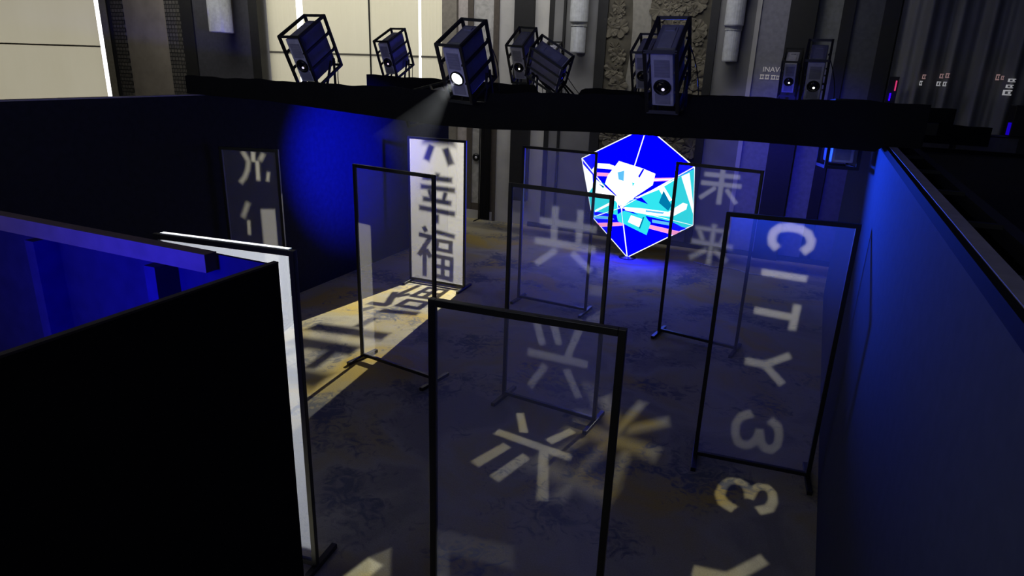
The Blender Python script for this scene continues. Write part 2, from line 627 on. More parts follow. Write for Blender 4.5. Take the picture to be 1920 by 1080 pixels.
# flower mural
t = thing('flower_mural', 'dark wall mural of carved blossoms with a pale smooth strip, behind the projectors', 'mural', (-3.12, YB, 0.3))
boxo('mural_board', -0.98, 0.98, -0.05, -0.001, 0, 6.5, M_MURAL, t)
bm = BM()
zs = 6.5
left = [(-0.50 + 0.05 * math.sin(z * 2.1) - 0.02 * z / 3, z) for z in [k * 0.25 for k in range(27)]]
for (a, z0), (b, z1) in zip(left, left[1:]):
    w0 = 0.36 - 0.02 * (z0 - 4) ** 2 * 0.2
    v = [bm.verts.new((a, -0.056, z0)), bm.verts.new((a + w0, -0.056, z0)), bm.verts.new((b + w0, -0.056, z1)), bm.verts.new((b, -0.056, z1))]
    bm.faces.new(v)
    v2 = [bm.verts.new((a, -0.05, z0)), bm.verts.new((a + w0, -0.05, z0)), bm.verts.new((b + w0, -0.05, z1)), bm.verts.new((b, -0.05, z1))]
    bm.faces.new(v2)
obj('pale_strip', bm, mat('mural_strip', (0.235, 0.225, 0.19), 0.6), t)
bm = BM()
for k in range(330):
    x = random.uniform(-0.93, 0.93)
    z = random.uniform(0.2, 6.3)
    if -0.66 < x < 0.02 and random.random() < 0.96:
        continue
    r = random.uniform(0.08, 0.22)
    n = random.choice((5, 6, 8))
    for p in range(n):
        a = 2 * PI * p / n + k
        cx, cz = x + 0.62 * r * math.cos(a), z + 0.62 * r * math.sin(a)
        pr = 0.40 * r
        c = bm.verts.new((x, -0.06, z))
        ring = []
        for q in range(7):
            an = a - 1.5 + 3.0 * q / 6
            ring.append(bm.verts.new((cx + pr * math.cos(an), -0.055 - 0.03 * (1 - abs(q - 3) / 3) - random.uniform(0, 0.02), cz + pr * math.sin(an))))
        for q in range(6):
            bm.faces.new((c, ring[q], ring[q + 1]))
obj('carved_blossoms', bm, M_PETAL, t)

# curtain on the right of the far wall
t = thing('stage_curtain', 'long pleated grey curtain on the far wall at the right edge', 'curtain', (0, 0, 0))
bm = BM()
nx = 150
prev = None
x0, x1 = 0.92, 5.2
random.seed(21)
ph = [random.uniform(0, 6) for _ in range(4)]
for k in range(nx + 1):
    x = x0 + (x1 - x0) * k / nx
    y = YB - 0.24 + 0.06 * math.sin(x * 13 + ph[0] + 1.2 * math.sin(x * 3)) + 0.04 * math.sin(x * 29 + ph[1]) + 0.05 * math.sin(x * 5.2 + ph[2])
    row = [bm.verts.new((x, y + 0.02 * math.sin(zz * 1.1 + x * 9), zz)) for zz in (0.03, 1.2, 2.4, 3.6, 4.8, 6.6)]
    if prev:
        for q in range(5):
            bm.faces.new((prev[q], row[q], row[q + 1], prev[q + 1]))
    prev = row
obj('pleated_cloth', bm, M_VOILE, t, True)
bm = BM()
bar(bm, (x0, YB - 0.24, 6.62), (x1, YB - 0.24, 6.62), 0.03, 10)
obj('curtain_rail', bm, M_BRONZE, t, True)

# ------------------------------------------------------------------ partition walls of the exhibit
LW, LWZ = -6.8, 2.94
t = thing('exhibit_partition', 'long black partition wall on the left, washed with deep blue light', 'partition wall', (LW, 6.2, 0))
boxo('wall_skin', -0.10, 0.0, -5.8, 5.75, 0, LWZ - 0.012, M_LWALL, t)
boxo('top_cap', -0.11, 0.004, -5.8, 5.75, LWZ - 0.012, LWZ, M_CAP, t)

RW, RWZ = 0.485, 2.895
t = thing('exhibit_partition', 'partition wall along the right edge, lit blue, with a grey top cap and battens behind', 'partition wall', (RW, 5.2, 0))
boxo('wall_skin', 0.0, 0.05, -5.4, 6.2, 0, RWZ - 0.03, M_RWALL, t)
boxo('edge_trim', -0.006, 0.02, -5.4, 6.2, RWZ - 0.05, RWZ, M_BLACKWALL, t)
boxo('top_cap', 0.021, 0.075, -5.4, 6.2, RWZ - 0.029, RWZ + 0.004, M_CAP, t)
for k in range(10):
    yy = -4.55 + 0.93 * k
    boxo('batten', 0.08, 0.30, yy - 0.02, yy + 0.02, RWZ - 0.10, RWZ - 0.08, mat('batten_timber', (0.02, 0.02, 0.024), 0.8), t)
boxo('back_rail', 0.30, 0.36, -5.4, 6.2, RWZ - 0.16, RWZ - 0.09, mat('batten_timber', (0.02, 0.02, 0.024), 0.8), t)
boxo('back_skin', 0.36, 0.38, -5.4, 6.2, 0, RWZ - 0.14, M_BLACKWALL, t)

# corner booth at the near left
t = thing('booth_wall', 'black booth wall filling the lower left corner, nearest to the viewer', 'partition wall', (-1.44, 0, 0))
boxo('wall_skin', -0.018, 0.0, -2.6, 1.485, 0, 2.80, M_BLACKWALL, t)
boxo('edge_strip', -0.018, 0.001, -2.6, 1.485, 2.80, 2.806, mat('thin_edge', (0.05, 0.04, 0.042), 0.8), t)

t = thing('booth_wall', 'blue-lit booth wall with studs and a top rail, behind the near black wall', 'partition wall', (-1.44, 1.47, 0))
boxo('back_board', -5.2, -0.02, 0.018, 0.03, 0, 2.79, M_STUDWALL, t)
for x in (-0.47, -1.09, -1.72, -2.34, -2.97, -3.6):
    boxo('stud', x - 0.025, x + 0.025, -0.07, 0.018, 0, 2.74, M_STUD, t)
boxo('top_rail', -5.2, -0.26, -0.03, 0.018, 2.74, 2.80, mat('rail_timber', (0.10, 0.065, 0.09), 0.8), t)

# low partition with framed panels beyond the right wall
t = thing('low_partition', 'dark partition with framed grey panels along its top, beyond the right wall', 'partition wall', (3.0, 12.6, 0))
boxo('board', -1.55, 2.0, 0.0, 0.06, 0, 2.60, mat('partition_back', (0.045, 0.045, 0.045), 0.8), t)
boxo('ledge', -1.56, 2.0, -0.03, 0.08, 2.60, 2.62, mat('ledge_paint', (0.10, 0.10, 0.11), 0.6), t)
for x0, x1 in ((-1.53, -1.10), (-1.0, -0.22), (-0.10, 0.68), (0.8, 1.6)):
    boxo('framed_panel', x0, x1, -0.02, 0.0, 2.37, 2.585, mat('framed_panel_grey', (0.11, 0.11, 0.12), 0.7), t)
boxo('dark_band', -1.55, 2.0, -0.012, 0.0, 2.30, 2.36, M_BLACKWALL, t)

# ------------------------------------------------------------------ trusses
def truss(label, rows, y0, y1, tray, m=M_BLACK):
    """rows: (x, z_bottom, z_top_front) - cloth wrapped beam, its front cloth edge a little uneven"""
    t = thing('lighting_truss', label, 'truss', (rows[0][0], y0, rows[0][1]), 0)
    ox, oy, oz = rows[0][0], y0, rows[0][1]
    bm = BM()
    prev = None
    n = 150
    def at(x):
        for (xa, ba, ta), (xb, bb, tb) in zip(rows, rows[1:]):
            if x <= xb + 1e-6:
                f = (x - xa) / (xb - xa)
                return ba + (bb - ba) * f, ta + (tb - ta) * f
        return rows[-1][1:]
    for k in range(n + 1):
        x = rows[0][0] + (rows[-1][0] - rows[0][0]) * k / n
        b, tp = at(x)
        wob = 0.004 * math.sin(k * 0.9) + 0.006 * math.sin(k * 0.37)
        pts = [(x - ox, 0, b - oz), (x - ox, 0.003 * math.sin(k * 0.5), tp + wob - oz), (x - ox, 0.016, tp + wob - oz), (x - ox, 0.018, tray - oz), (x - ox, y1 - y0, tray - oz), (x - ox, y1 - y0, b - oz)]
        row = [bm.verts.new(p) for p in pts]
        if prev:
            for q in range(6):
                bm.faces.new((prev[q], row[q], row[(q + 1) % 6], prev[(q + 1) % 6]))
        else:
            bm.faces.new(row[::-1])
        prev = row
    bm.faces.new(prev)
    obj('cloth_wrap', bm, m, t)
    return t


TRAY1, TRAY2, TRAY3 = 3.01, 3.0, 2.66
truss('black cloth-wrapped truss spanning the middle, carrying the four big projectors',
      [(-6.93, 2.945, 3.150), (-5.7, 2.925, 3.150), (-3.5, 2.80, 3.14), (-3.34, 2.80, 3.13), (-3.30, 2.80, 3.05), (-2.94, 2.80, 3.05), (-2.90, 2.80, 3.14), (-1.9, 2.845, 3.18), (-1.43, 2.85, 3.18),
       (-1.40, 2.85, 3.07), (-1.07, 2.85, 3.07), (-1.04, 2.855, 3.20), (-0.6, 2.865, 3.215), (0.44, 2.855, 3.225), (0.46, 2.90, 3.225), (0.72, 2.90, 3.225)], 5.90, 6.40, TRAY1)
truss('second black truss behind the first, carrying the smaller projectors', [(-6.6, 2.90, 3.18), (-3.72, 2.90, 3.135), (-3.68, 2.90, 3.03), (-3.08, 2.90, 3.03), (-3.04, 2.90, 3.13), (1.35, 2.90, 3.10)], 9.0, 9.40, TRAY2)
truss('third black truss low at the back by the far wall', [(-6.79, 2.50, 2.80), (2.3, 2.48, 2.76)], 12.0, 12.3, TRAY3)

# ------------------------------------------------------------------ caged projectors
CW, CH, CD = 0.255, 0.57, 0.495


def cage_bm(M):
    bm = BM()
    r = 0.019
    P = lambda sx, sy, sz: M @ Vector((sx * CW / 2, sy * CD / 2, sz * CH / 2))
    for a in (-1, 1):
        for b in (-1, 1):
            bar(bm, P(a, b, -1.03), P(a, b, 1.03), r)
            bar(bm, P(a, -1.03, b), P(a, 1.03, b), r)
            bar(bm, P(-1.03, a, b), P(1.03, a, b), r)
        for h in (-0.28, 0.36):
            bar(bm, P(a, -1, h), P(a, 1, h), r * 0.85)
    for sy in (-1, 1):
        for h in (-0.28, 0.36):
            for s in (-1, 1):
                bar(bm, P(s, sy, h), P(s * 0.78, sy, h), r * 0.7)
    return bm


def projector(label, c, yaw=0.0, pitch=29.0, roll=0.0, lit=None, glint=0.5, base_z=None, face=None, hang=False, foot=0.0):
    """c = centre of the cage. Parts are modelled tilted; the Empty stands below on the truss"""
    M = Euler((0, 0, R(yaw))).to_matrix().to_4x4() @ Matrix.Rotation(R(pitch), 4, 'X') @ Matrix.Rotation(R(roll), 4, 'Y')
    zb = (base_z - c[2]) if base_z is not None else -0.36
    t = thing('caged_projector', label, 'projector', (c[0], c[1], c[2] + zb), 0, None)
    T = Matrix.Translation((0, 0, -zb)) @ M
    obj('cage', cage_bm(T), M_CAGE, t)
    w, h, d = 0.185, 0.49, 0.42
    bm = BM()
    bx(bm, (0, 0.01, 0), (w, d, h), T)
    house = obj('housing', bm, M_HOUSE, t, bevel=0.012)
    bm = BM()
    bx(bm, (0, -d / 2 + 0.002, 0), (w * 0.98, 0.02, h * 0.985), T)
    fr = obj('front_panel', bm, face or M_HFRONT, t, bevel=0.008)
    bm = BM()
    bx(bm, (0, -d / 2 - 0.008, 0.115), (w * 0.68, 0.006, 0.16), T)
    for k in range(6):
        bx(bm, (0, -d / 2 - 0.012, 0.05 + k * 0.026), (w * 0.62, 0.006, 0.006), T)
    obj('vent_grille', bm, M_GRILLE, fr)
    bm = BM()
    bx(bm, (0, -d / 2 - 0.008, -0.17), (w * 0.68, 0.006, 0.10), T)
    obj('lower_vent', bm, M_GRILLE, fr)
    bm = BM()
    bx(bm, (0, 0.02, h / 2 + 0.003), (w * 0.6, d * 0.72, 0.006), T)
    bx(bm, (0, 0.13, h / 2 + 0.010), (w * 0.4, 0.05, 0.012), T)
    obj('top_vent', bm, mat('projector_top', (0.34, 0.34, 0.40), 0.5), house)
    L = T @ Matrix.Translation((0, -d / 2, -0.055)) @ Matrix.Rotation(R(90), 4, 'X')
    bm = BM()
    lathe(bm, [(0.072, 0.0), (0.072, 0.02), (0.062, 0.028), (0.056, 0.012)], 28, L, close=False)
    ring = obj('lens_ring', bm, M_RING, t, True)
    bm = BM()
    prof = [(0.058, 0.008), (0.045, 0.016), (0.025, 0.021), (0.004, 0.023)]
    lathe(bm, prof, 28, L)
    obj('lens_glass', bm, emissive('lit_lens', (0.93, 1.0, 1.0), 9.0) if lit else M_GLASS, ring, True)
    if not lit and glint:  # lens glint put in as a small glowing disc
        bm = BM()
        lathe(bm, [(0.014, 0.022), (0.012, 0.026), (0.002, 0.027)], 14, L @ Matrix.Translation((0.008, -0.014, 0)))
        g = obj('lens_glint', bm, emissive('glint_glow_%s' % glint, {0.5: (0.8, 0.75, 0.95), 1.0: (1, 1, 0.95), 0.6: (1.0, 0.7, 0.75)}.get(glint, (0.9, 0.9, 1)), 2.0 * glint), ring)
    # mounting foot / clamp
    bm = BM()
    if hang:
        for s in (-1, 1):
            bar(bm, T @ Vector((s * CW / 2, -0.05, 0.1)), Vector((s * CW / 2, hang - c[1], 0.06 - zb)), 0.014)
    else:
        for s in (-1, 1):
            bar(bm, T @ Vector((s * CW / 2, 0.10, -CH * 0.28)), Vector((s * CW / 2, 0.05 + foot, 0.02)), 0.014)
            bar(bm, T @ Vector((s * CW / 2, 0.16, -CH * 0.28)), Vector((s * CW / 2, 0.22 + foot, 0.02)), 0.014)
        span(bm, -CW / 2 - 0.02, CW / 2 + 0.02, 0.02 + foot, 0.25 + foot, 0.001, 0.025)
    obj('mounting_clamp', bm, M_CAGE, t)
    bm = BM()
    pts = []
    a0 = T @ Vector((CW / 2 - 0.02, d / 2 + 0.03, 0.12))
    a1 = Vector((CW / 2 + 0.12, 0.16 + foot, 0.012)) if not hang else a0 + Vector((0.05, 0.05, 0.05))
    for k in range(13):
        f = k / 12
        p = a0.lerp(a1, f)
        p += Vector((0.05 * math.sin(f * PI), 0.04 * math.sin(f * 2 * PI), -0.02 * math.sin(f * PI)))
        pts.append(p)
    tube(bm, pts, 0.005, 6)
    obj('power_lead', bm, M_CABLE, t)
    return (T, t)


def lens_world(c, yaw=0.0, pitch=29.0, roll=0.0, ahead=0.06):
    M = Euler((0, 0, R(yaw))).to_matrix().to_4x4() @ Matrix.Rotation(R(pitch), 4, 'X') @ Matrix.Rotation(R(roll), 4, 'Y')
    return Vector(c) + (M @ Vector((0, -0.21 - ahead, -0.055)))


PA = (-5.19, 6.10, 3.465)
PC = (-3.13, 5.85, 3.415)
PE = (-1.236, 5.85, 3.434)
PBb = (-6.20, 9.19, 3.505)
PD = (-3.984, 9.15, 3.527)
PI_ = (-3.392, 8.62, 3.40)
PF = (-2.22, 9.15, 3.47)
PH = (-0.155, 9.15, 3.43)
PG = (-0.575, 12.1, 3.43)
PJ = (-4.70, 12.12, 3.45)
projector('big caged projector in front of the window blinds, leftmost on the front truss', PA, 2.7, 28.7, 0, base_z=TRAY1, glint=0.5)
projector('big caged projector with a glowing white lens throwing a beam', PC, -4.0, 29.2, 4, lit=True, base_z=TRAY1, foot=0.1)
projector('big caged projector seen head on, in front of the flower mural', PE, 1.0, 34, 0, base_z=TRAY1, glint=0.5, foot=0.1)
projector('smaller caged projector before the blinds on the second truss, with a violet side', PBb, -0.5, 24.2, 0, base_z=TRAY2, glint=0.6)
projector('smaller upright caged projector next to the toppled one on the second truss', PD, -0.8, 31.4, 2.7, base_z=TRAY2, glint=1.0)
projector('toppled caged projector lying tilted on its side on the second truss', PI_, 95.6, 29.7, -46.7, base_z=TRAY2, glint=0, foot=0.5)
projector('caged projector half hidden behind the head-on one, only its blue left edge showing', PF, 0, 29, 0, base_z=TRAY2, glint=0)
projector('smaller caged projector on the right end of the second truss, before a grey-green panel', PH, 0, 29, 0, base_z=TRAY2, glint=1.0)
projector('caged projector just left of the right-end one, further back before a dark pillar', PG, 0, 25, 0, base_z=TRAY3, glint=1.0)
projector('caged projector of which only the cage top shows behind the toppled one', PJ, 0, 29, 0, base_z=TRAY3, glint=0)
projector('caged projector hanging under the truss beside the blue right wall', (0.19, 6.85, 2.90), 8, -4, 0, base_z=2.62, glint=0, hang=6.404)
projector('caged projector hanging tilted under the truss before the blue left wall', (-4.30, 7.04, 2.925), 38, 12, 74, base_z=2.72, glint=0, hang=6.414)

# ------------------------------------------------------------------ gauze frames
FRAME_H = 2.32
FR = {
    'blank_left': ((-4.549, 5.933), (-3.461, 5.784)), 'fu': ((-5.674, 8.75), (-4.717, 8.79)), 'gong': ((-2.632, 5.842), (-1.595, 5.756)),
    'blank_back': ((-3.771, 8.787), (-2.686, 8.743)), 'wei': ((-1.55, 8.495), (-0.532, 8.348)), 'city': ((-0.569, 5.61), (0.395, 5.712)),
    'white': ((-3.70, 2.80), (-2.716, 2.921)), 'front': ((-1.567, 2.603), (-0.644, 2.677)), 'guang': ((-6.72, 6.12), (-6.014, 6.332))}
FLABEL = {
    'blank_left': 'black metal frame with blank grey gauze, standing left in front of the white character panel',
    'fu': 'black metal frame whose gauze glows white with dark blurred Chinese characters',
    'gong': 'black metal frame directly behind the nearest frame, its gauze showing two stacked faint Chinese characters',
    'blank_back': 'black metal frame with blank gauze at the back, just left of the glowing crystal',
    'wei': 'black metal frame right of the glowing crystal, with two faint Chinese characters',
    'city': 'black metal frame on the right with the sideways letters CITY3 on its gauze',
    'white': 'black metal frame with brightly lit white gauze behind the booth corner',
    'front': 'nearest large black metal frame with clear gauze in the bottom centre',
    'guang': 'dim black metal frame against the left wall with blurred characters and a pale patch'}


def gauze_frame(key):
    (x0, y0), (x1, y1) = FR[key]
    w = math.hypot(x1 - x0, y1 - y0)
    t = thing('gauze_frame', FLABEL[key], 'frame', ((x0 + x1) / 2, (y0 + y1) / 2, 0), math.atan2(y1 - y0, x1 - x0), None)
    p = 0.036
    for s in (-1, 1):
        boxo('post', s * w / 2 - p / 2, s * w / 2 + p / 2, -p / 2, p / 2, 0.04, FRAME_H, M_METAL, t, 0.003)
        boxo('foot', s * w / 2 - 0.022, s * w / 2 + 0.022, -0.24, 0.24, 0.0, 0.04, M_METAL, t, 0.004)
    boxo('top_rail', -w / 2 + p / 2, w / 2 - p / 2, -p / 2, p / 2, FRAME_H - p, FRAME_H, M_METAL, t, 0.003)
    boxo('bottom_rail', -w / 2 + p / 2, w / 2 - p / 2, -p / 2, p / 2, 0.04, 0.04 + p, M_METAL, t, 0.003)
    bm = BM()
    a, b, z0, z1 = -w / 2 + p / 2, w / 2 - p / 2, 0.04 + p, FRAME_H - p
    nx, nz = 8, 16
    g = [[bm.verts.new((a + (b - a) * i / nx, 0.0, z0 + (z1 - z0) * j / nz)) for i in range(nx + 1)] for j in range(nz + 1)]
    for j in range(nz):
        for i in range(nx):
            bm.faces.new((g[j][i], g[j][i + 1], g[j + 1][i + 1], g[j + 1][i]))
    obj('gauze', bm, M_GAUZE, t)
    if key == 'white':
        boxo('white_hem', -w / 2 + 0.03, w / 2 - 0.02, -0.010, p / 2 + 0.006, FRAME_H, FRAME_H + 0.006, M_HEM, t)
    return t


for key in FR:
    gauze_frame(key)

# ------------------------------------------------------------------ projected pictures: real spot lamps at the lenses, their light cut to shape like a slide
# strokes are (along, up, half length, half width, angle, softness) in metres on the gauze of the frame they are aimed at
GLYPHS = {
 'city': [(0.386,2.081,0.037,0.032,2.367,0.012),(0.363,2.123,0.036,0.032,1.796,0.012),(0.363,2.17,0.036,0.033,1.321,0.012),(0.389,2.212,0.038,0.034,0.725,0.012),(0.448,2.236,0.053,0.034,0.174,0.012),(0.527,2.237,0.05,0.034,-0.142,0.012),(0.594,2.216,0.045,0.032,-0.5,0.012),(0.639,2.174,0.041,0.031,-1.033,0.012),(0.653,2.125,0.035,0.031,-1.643,0.012),(0.631,2.079,0.041,0.034,-2.302,0.012),(0.498,1.839,0.175,0.027,-0.042,0.012),(0.462,1.499,0.15,0.03,-0.063,0.012),(0.634,1.491,0.114,0.03,-1.601,0.012),(0.397,1.035,0.093,0.034,-0.044,0.012),(0.56,1.091,0.109,0.031,0.574,0.012),(0.546,0.956,0.117,0.031,-0.752,0.012),(0.384,0.527,0.053,0.039,-2.666,0.012),(0.33,0.469,0.056,0.035,-2.012,0.012),(0.314,0.376,0.066,0.035,-1.508,0.012),(0.334,0.285,0.054,0.036,-1.155,0.012),(0.383,0.236,0.048,0.041,-0.332,0.012),(0.443,0.241,0.046,0.04,0.505,0.012),(0.488,0.288,0.048,0.036,1.077,0.012),(0.51,0.358,0.052,0.034,1.451,0.012),(0.529,0.34,0.072,0.034,-1.329,0.012),(0.565,0.258,0.046,0.038,-0.824,0.012),(0.614,0.233,0.041,0.041,-0.045,0.012),(0.658,0.258,0.045,0.036,0.974,0.012),(0.679,0.335,0.062,0.033,1.53,0.012),(0.668,0.427,0.055,0.034,1.855,0.012),(0.624,0.49,0.052,0.038,2.562,0.012)],
 'gong': [(0.487,1.97,0.18,0.035,-1.567,0.012),(0.746,1.973,0.174,0.033,-1.569,0.012),(0.622,1.991,0.294,0.034,-0.012,0.012),(0.605,1.792,0.318,0.036,0.005,0.012),(0.414,1.643,0.139,0.031,-2.442,0.012),(0.789,1.653,0.128,0.033,-0.634,0.012),(0.381,0.852,0.141,0.04,-1.245,0.012),(0.56,0.902,0.148,0.039,-1.238,0.012),(0.776,0.86,0.218,0.036,-1.891,0.012),(0.595,0.614,0.332,0.041,0.038,0.012),(0.386,0.361,0.167,0.037,-2.114,0.012),(0.782,0.38,0.158,0.04,-1.063,0.012)],
 'wei': [(0.568,2.209,0.215,0.027,0.017,0.015),(0.568,2.101,0.245,0.027,0.017,0.015),(0.571,2.071,0.215,0.03,-1.572,0.015),(0.418,1.981,0.119,0.026,-2.442,0.015),(0.711,1.97,0.107,0.026,-0.849,0.015),(0.534,1.531,0.208,0.024,0.02,0.04),(0.549,1.342,0.259,0.028,-1.6,0.04),(0.405,1.441,0.073,0.027,-1.129,0.04),(0.688,1.447,0.084,0.026,-1.884,0.04),(0.553,1.348,0.259,0.029,-0.001,0.04),(0.397,1.197,0.12,0.027,-2.541,0.05),(0.677,1.222,0.104,0.028,-0.604,0.05)],
 'guang': [(0.42,2.213,0.06,0.026,-1.629,0.02),(0.321,2.216,0.06,0.023,-1.046,0.05),(0.531,2.217,0.044,0.02,-2.118,0.05),(0.343,2.105,0.06,0.021,-1.773,0.05),(0.31,2.008,0.058,0.021,-2.018,0.05),(0.259,1.928,0.053,0.02,-2.271,0.05),(0.464,2.045,0.121,0.024,-1.6,0.025),(0.593,1.977,0.055,0.017,-1.757,0.03),(0.252,1.535,0.099,0.02,-1.997,0.06),(0.277,1.309,0.094,0.021,-1.609,0.02)],
 'fu': [(0.514,2.291,0.273,0.072,-0.014,0.1),(0.348,2.097,0.132,0.057,-1.958,0.05),(0.673,2.064,0.135,0.059,-1.185,0.05),(0.486,1.714,0.257,0.044,-0.011,0.045),(0.492,1.565,0.3,0.042,-0.02,0.045),(0.481,1.369,0.25,0.042,-0.053,0.04),(0.481,1.215,0.314,0.043,-0.068,0.04),(0.489,1.734,0.067,0.038,-1.675,0.05),(0.368,1.461,0.087,0.039,-1.288,0.04),(0.611,1.448,0.078,0.037,-1.834,0.04),(0.477,1.088,0.076,0.039,-1.611,0.04),(0.264,0.898,0.049,0.038,-1.069,0.02),(0.271,0.791,0.118,0.037,-0.093,0.02),(0.258,0.619,0.196,0.041,-2.157,0.02),(0.255,0.385,0.268,0.04,-1.581,0.012),(0.325,0.508,0.074,0.039,-1.008,0.012),(0.598,0.863,0.196,0.037,-0.136,0.035),(0.601,0.741,0.156,0.031,-0.035,0.015),(0.601,0.592,0.157,0.031,-0.047,0.015),(0.474,0.668,0.091,0.039,-1.621,0.015),(0.719,0.666,0.081,0.038,-1.618,0.015),(0.585,0.48,0.187,0.034,-0.049,0.01),(0.582,0.316,0.185,0.035,-0.047,0.01),(0.582,0.146,0.186,0.038,-0.077,0.01),(0.432,0.303,0.191,0.04,-1.575,0.01),(0.582,0.309,0.188,0.037,-1.586,0.01),(0.735,0.284,0.193,0.036,-1.588,0.01)],
}


def slide_lamp(name, P, key, strokes, energy, color, rect=None, rects=(), radius=0.012, fade=None, dim=1.0):
    (x0, y0), (x1, y1) = FR[key]
    w = math.hypot(x1 - x0, y1 - y0)
    ax = Vector(((x1 - x0) / w, (y1 - y0) / w, 0))
    nrm = Vector((ax.y, -ax.x, 0))
    Q = Vector((x0, y0, 0))
    P = Vector(P)
    ext = [(s[0], s[1]) for s in strokes]
    for r in list(rects) + ([rect] if rect else []):
        for sx in (-1, 1):
            for sz in (-1, 1):
                ext.append((r[0] + sx * r[2], r[1] + sz * r[3]))
    ca = (min(e[0] for e in ext) + max(e[0] for e in ext)) / 2
    cz = (min(e[1] for e in ext) + max(e[1] for e in ext)) / 2
    aim = (Q + ax * ca + Vector((0, 0, cz)) - P).normalized()
    ang = max(aim.angle((Q + ax * e[0] + Vector((0, 0, e[1])) - P)) for e in ext)
    o = wash(name, P, P + aim, energy, color, min(170, math.degrees(ang) * 2 + 14), radius, 0.05)
    l = o.data
    l.use_nodes = True
    t = NT(l.node_tree)
    em = t.n['Emission']
    geo = t.new('ShaderNodeNewGeometry')
    D = geo.outputs['Incoming']
    tt = t.math('DIVIDE', nrm.dot(Q - P), t.vec('DOT_PRODUCT', D, tuple(nrm)))
    a = t.math('MULTIPLY_ADD', t.vec('DOT_PRODUCT', D, tuple(ax)), tt, (P - Q).dot(ax))
    sp = t.new('ShaderNodeSeparateXYZ')
    t.l.new(D, sp.inputs[0])
    z = t.math('MULTIPLY_ADD', sp.outputs[2], tt, P.z)
    cb = t.new('ShaderNodeCombineXYZ')
    t.l.new(a, cb.inputs[0])
    t.l.new(z, cb.inputs[1])
    p = cb.outputs[0]

    def cover(st):
        acc = None
        for (cx, cy, hl, hw, an, soft) in st:
            mp = t.new('ShaderNodeMapping', vector_type='TEXTURE')
            t.l.new(p, mp.inputs['Vector'])
            mp.inputs['Location'].default_value = (cx, cy, 0)
            mp.inputs['Rotation'].default_value = (0, 0, an)
            q = t.vec('SUBTRACT', t.vec('ABSOLUTE', mp.outputs[0]), (hl, hw, 0))
            sx = t.new('ShaderNodeSeparateXYZ')
            t.l.new(q, sx.inputs[0])
            d = t.math('MAXIMUM', sx.outputs[0], sx.outputs[1])
            v = t.math('MULTIPLY_ADD', d, -1.0 / soft, 0.5, clamp=True)
            acc = v if acc is None else t.math('MAXIMUM', acc, v)
        return acc
    if rect:
        val = cover([rect])
        if strokes:
            dark = cover(strokes)
            val = t.math('MULTIPLY', val, t.math('MULTIPLY_ADD', dark, -0.96, 1.0))
        if rects:
            val = t.math('MAXIMUM', val, t.math('MULTIPLY', cover(rects), dim))
    else:
        val = cover(strokes)
    if fade:
        mr = t.new('ShaderNodeMapRange')
        for s, v in zip(('From Min', 'From Max', 'To Min', 'To Max'), fade):
            mr.inputs[s].default_value = v
        t.l.new(z, mr.inputs['Value'])
        val = t.math('MULTIPLY', val, mr.outputs[0])
    t.l.new(val, em.inputs['Strength'])
    em.inputs['Color'].default_value = (1, 1, 1, 1)
    return o


WARM = (1.0, 0.97, 0.80)
COOL = (0.92, 0.97, 1.0)
slide_lamp('slide_city', lens_world(PH), 'city', GLYPHS['city'], 820, WARM, fade=(0.3, 2.1, 0.55, 1.9))
slide_lamp('slide_gong', lens_world(PF) + Vector((0, -0.14, 0.08)), 'gong', GLYPHS['gong'], 620, (0.95, 0.97, 1.0))
slide_lamp('slide_wei', lens_world(PG, 0, 25) + Vector((0, 0, -0.28)), 'wei', GLYPHS['wei'], 800, (0.95, 0.97, 1.0))
slide_lamp('slide_guang', lens_world(PBb, 0, 24), 'guang', GLYPHS['guang'], 1300, (1.0, 0.94, 0.66))
slide_lamp('slide_fu', (-5.17, 12.0, 2.97), 'fu', GLYPHS['fu'], 3400, (1.0, 0.95, 0.76), rect=(0.475, 1.165, 0.475, 1.145, 0.0, 0.015), rects=[(-0.075, 1.80, 0.05, 0.37, 0.0, 0.015)])
slide_lamp('slide_white', lens_world(PC, -4, 29.2, 4), 'white', [], 2500, COOL, rect=(0.50, 1.32, 0.47, 1.153, 0.0, 0.015), rects=[(1.31, -0.08, 0.07, 0.2, 0.35, 0.03)], dim=0.2)

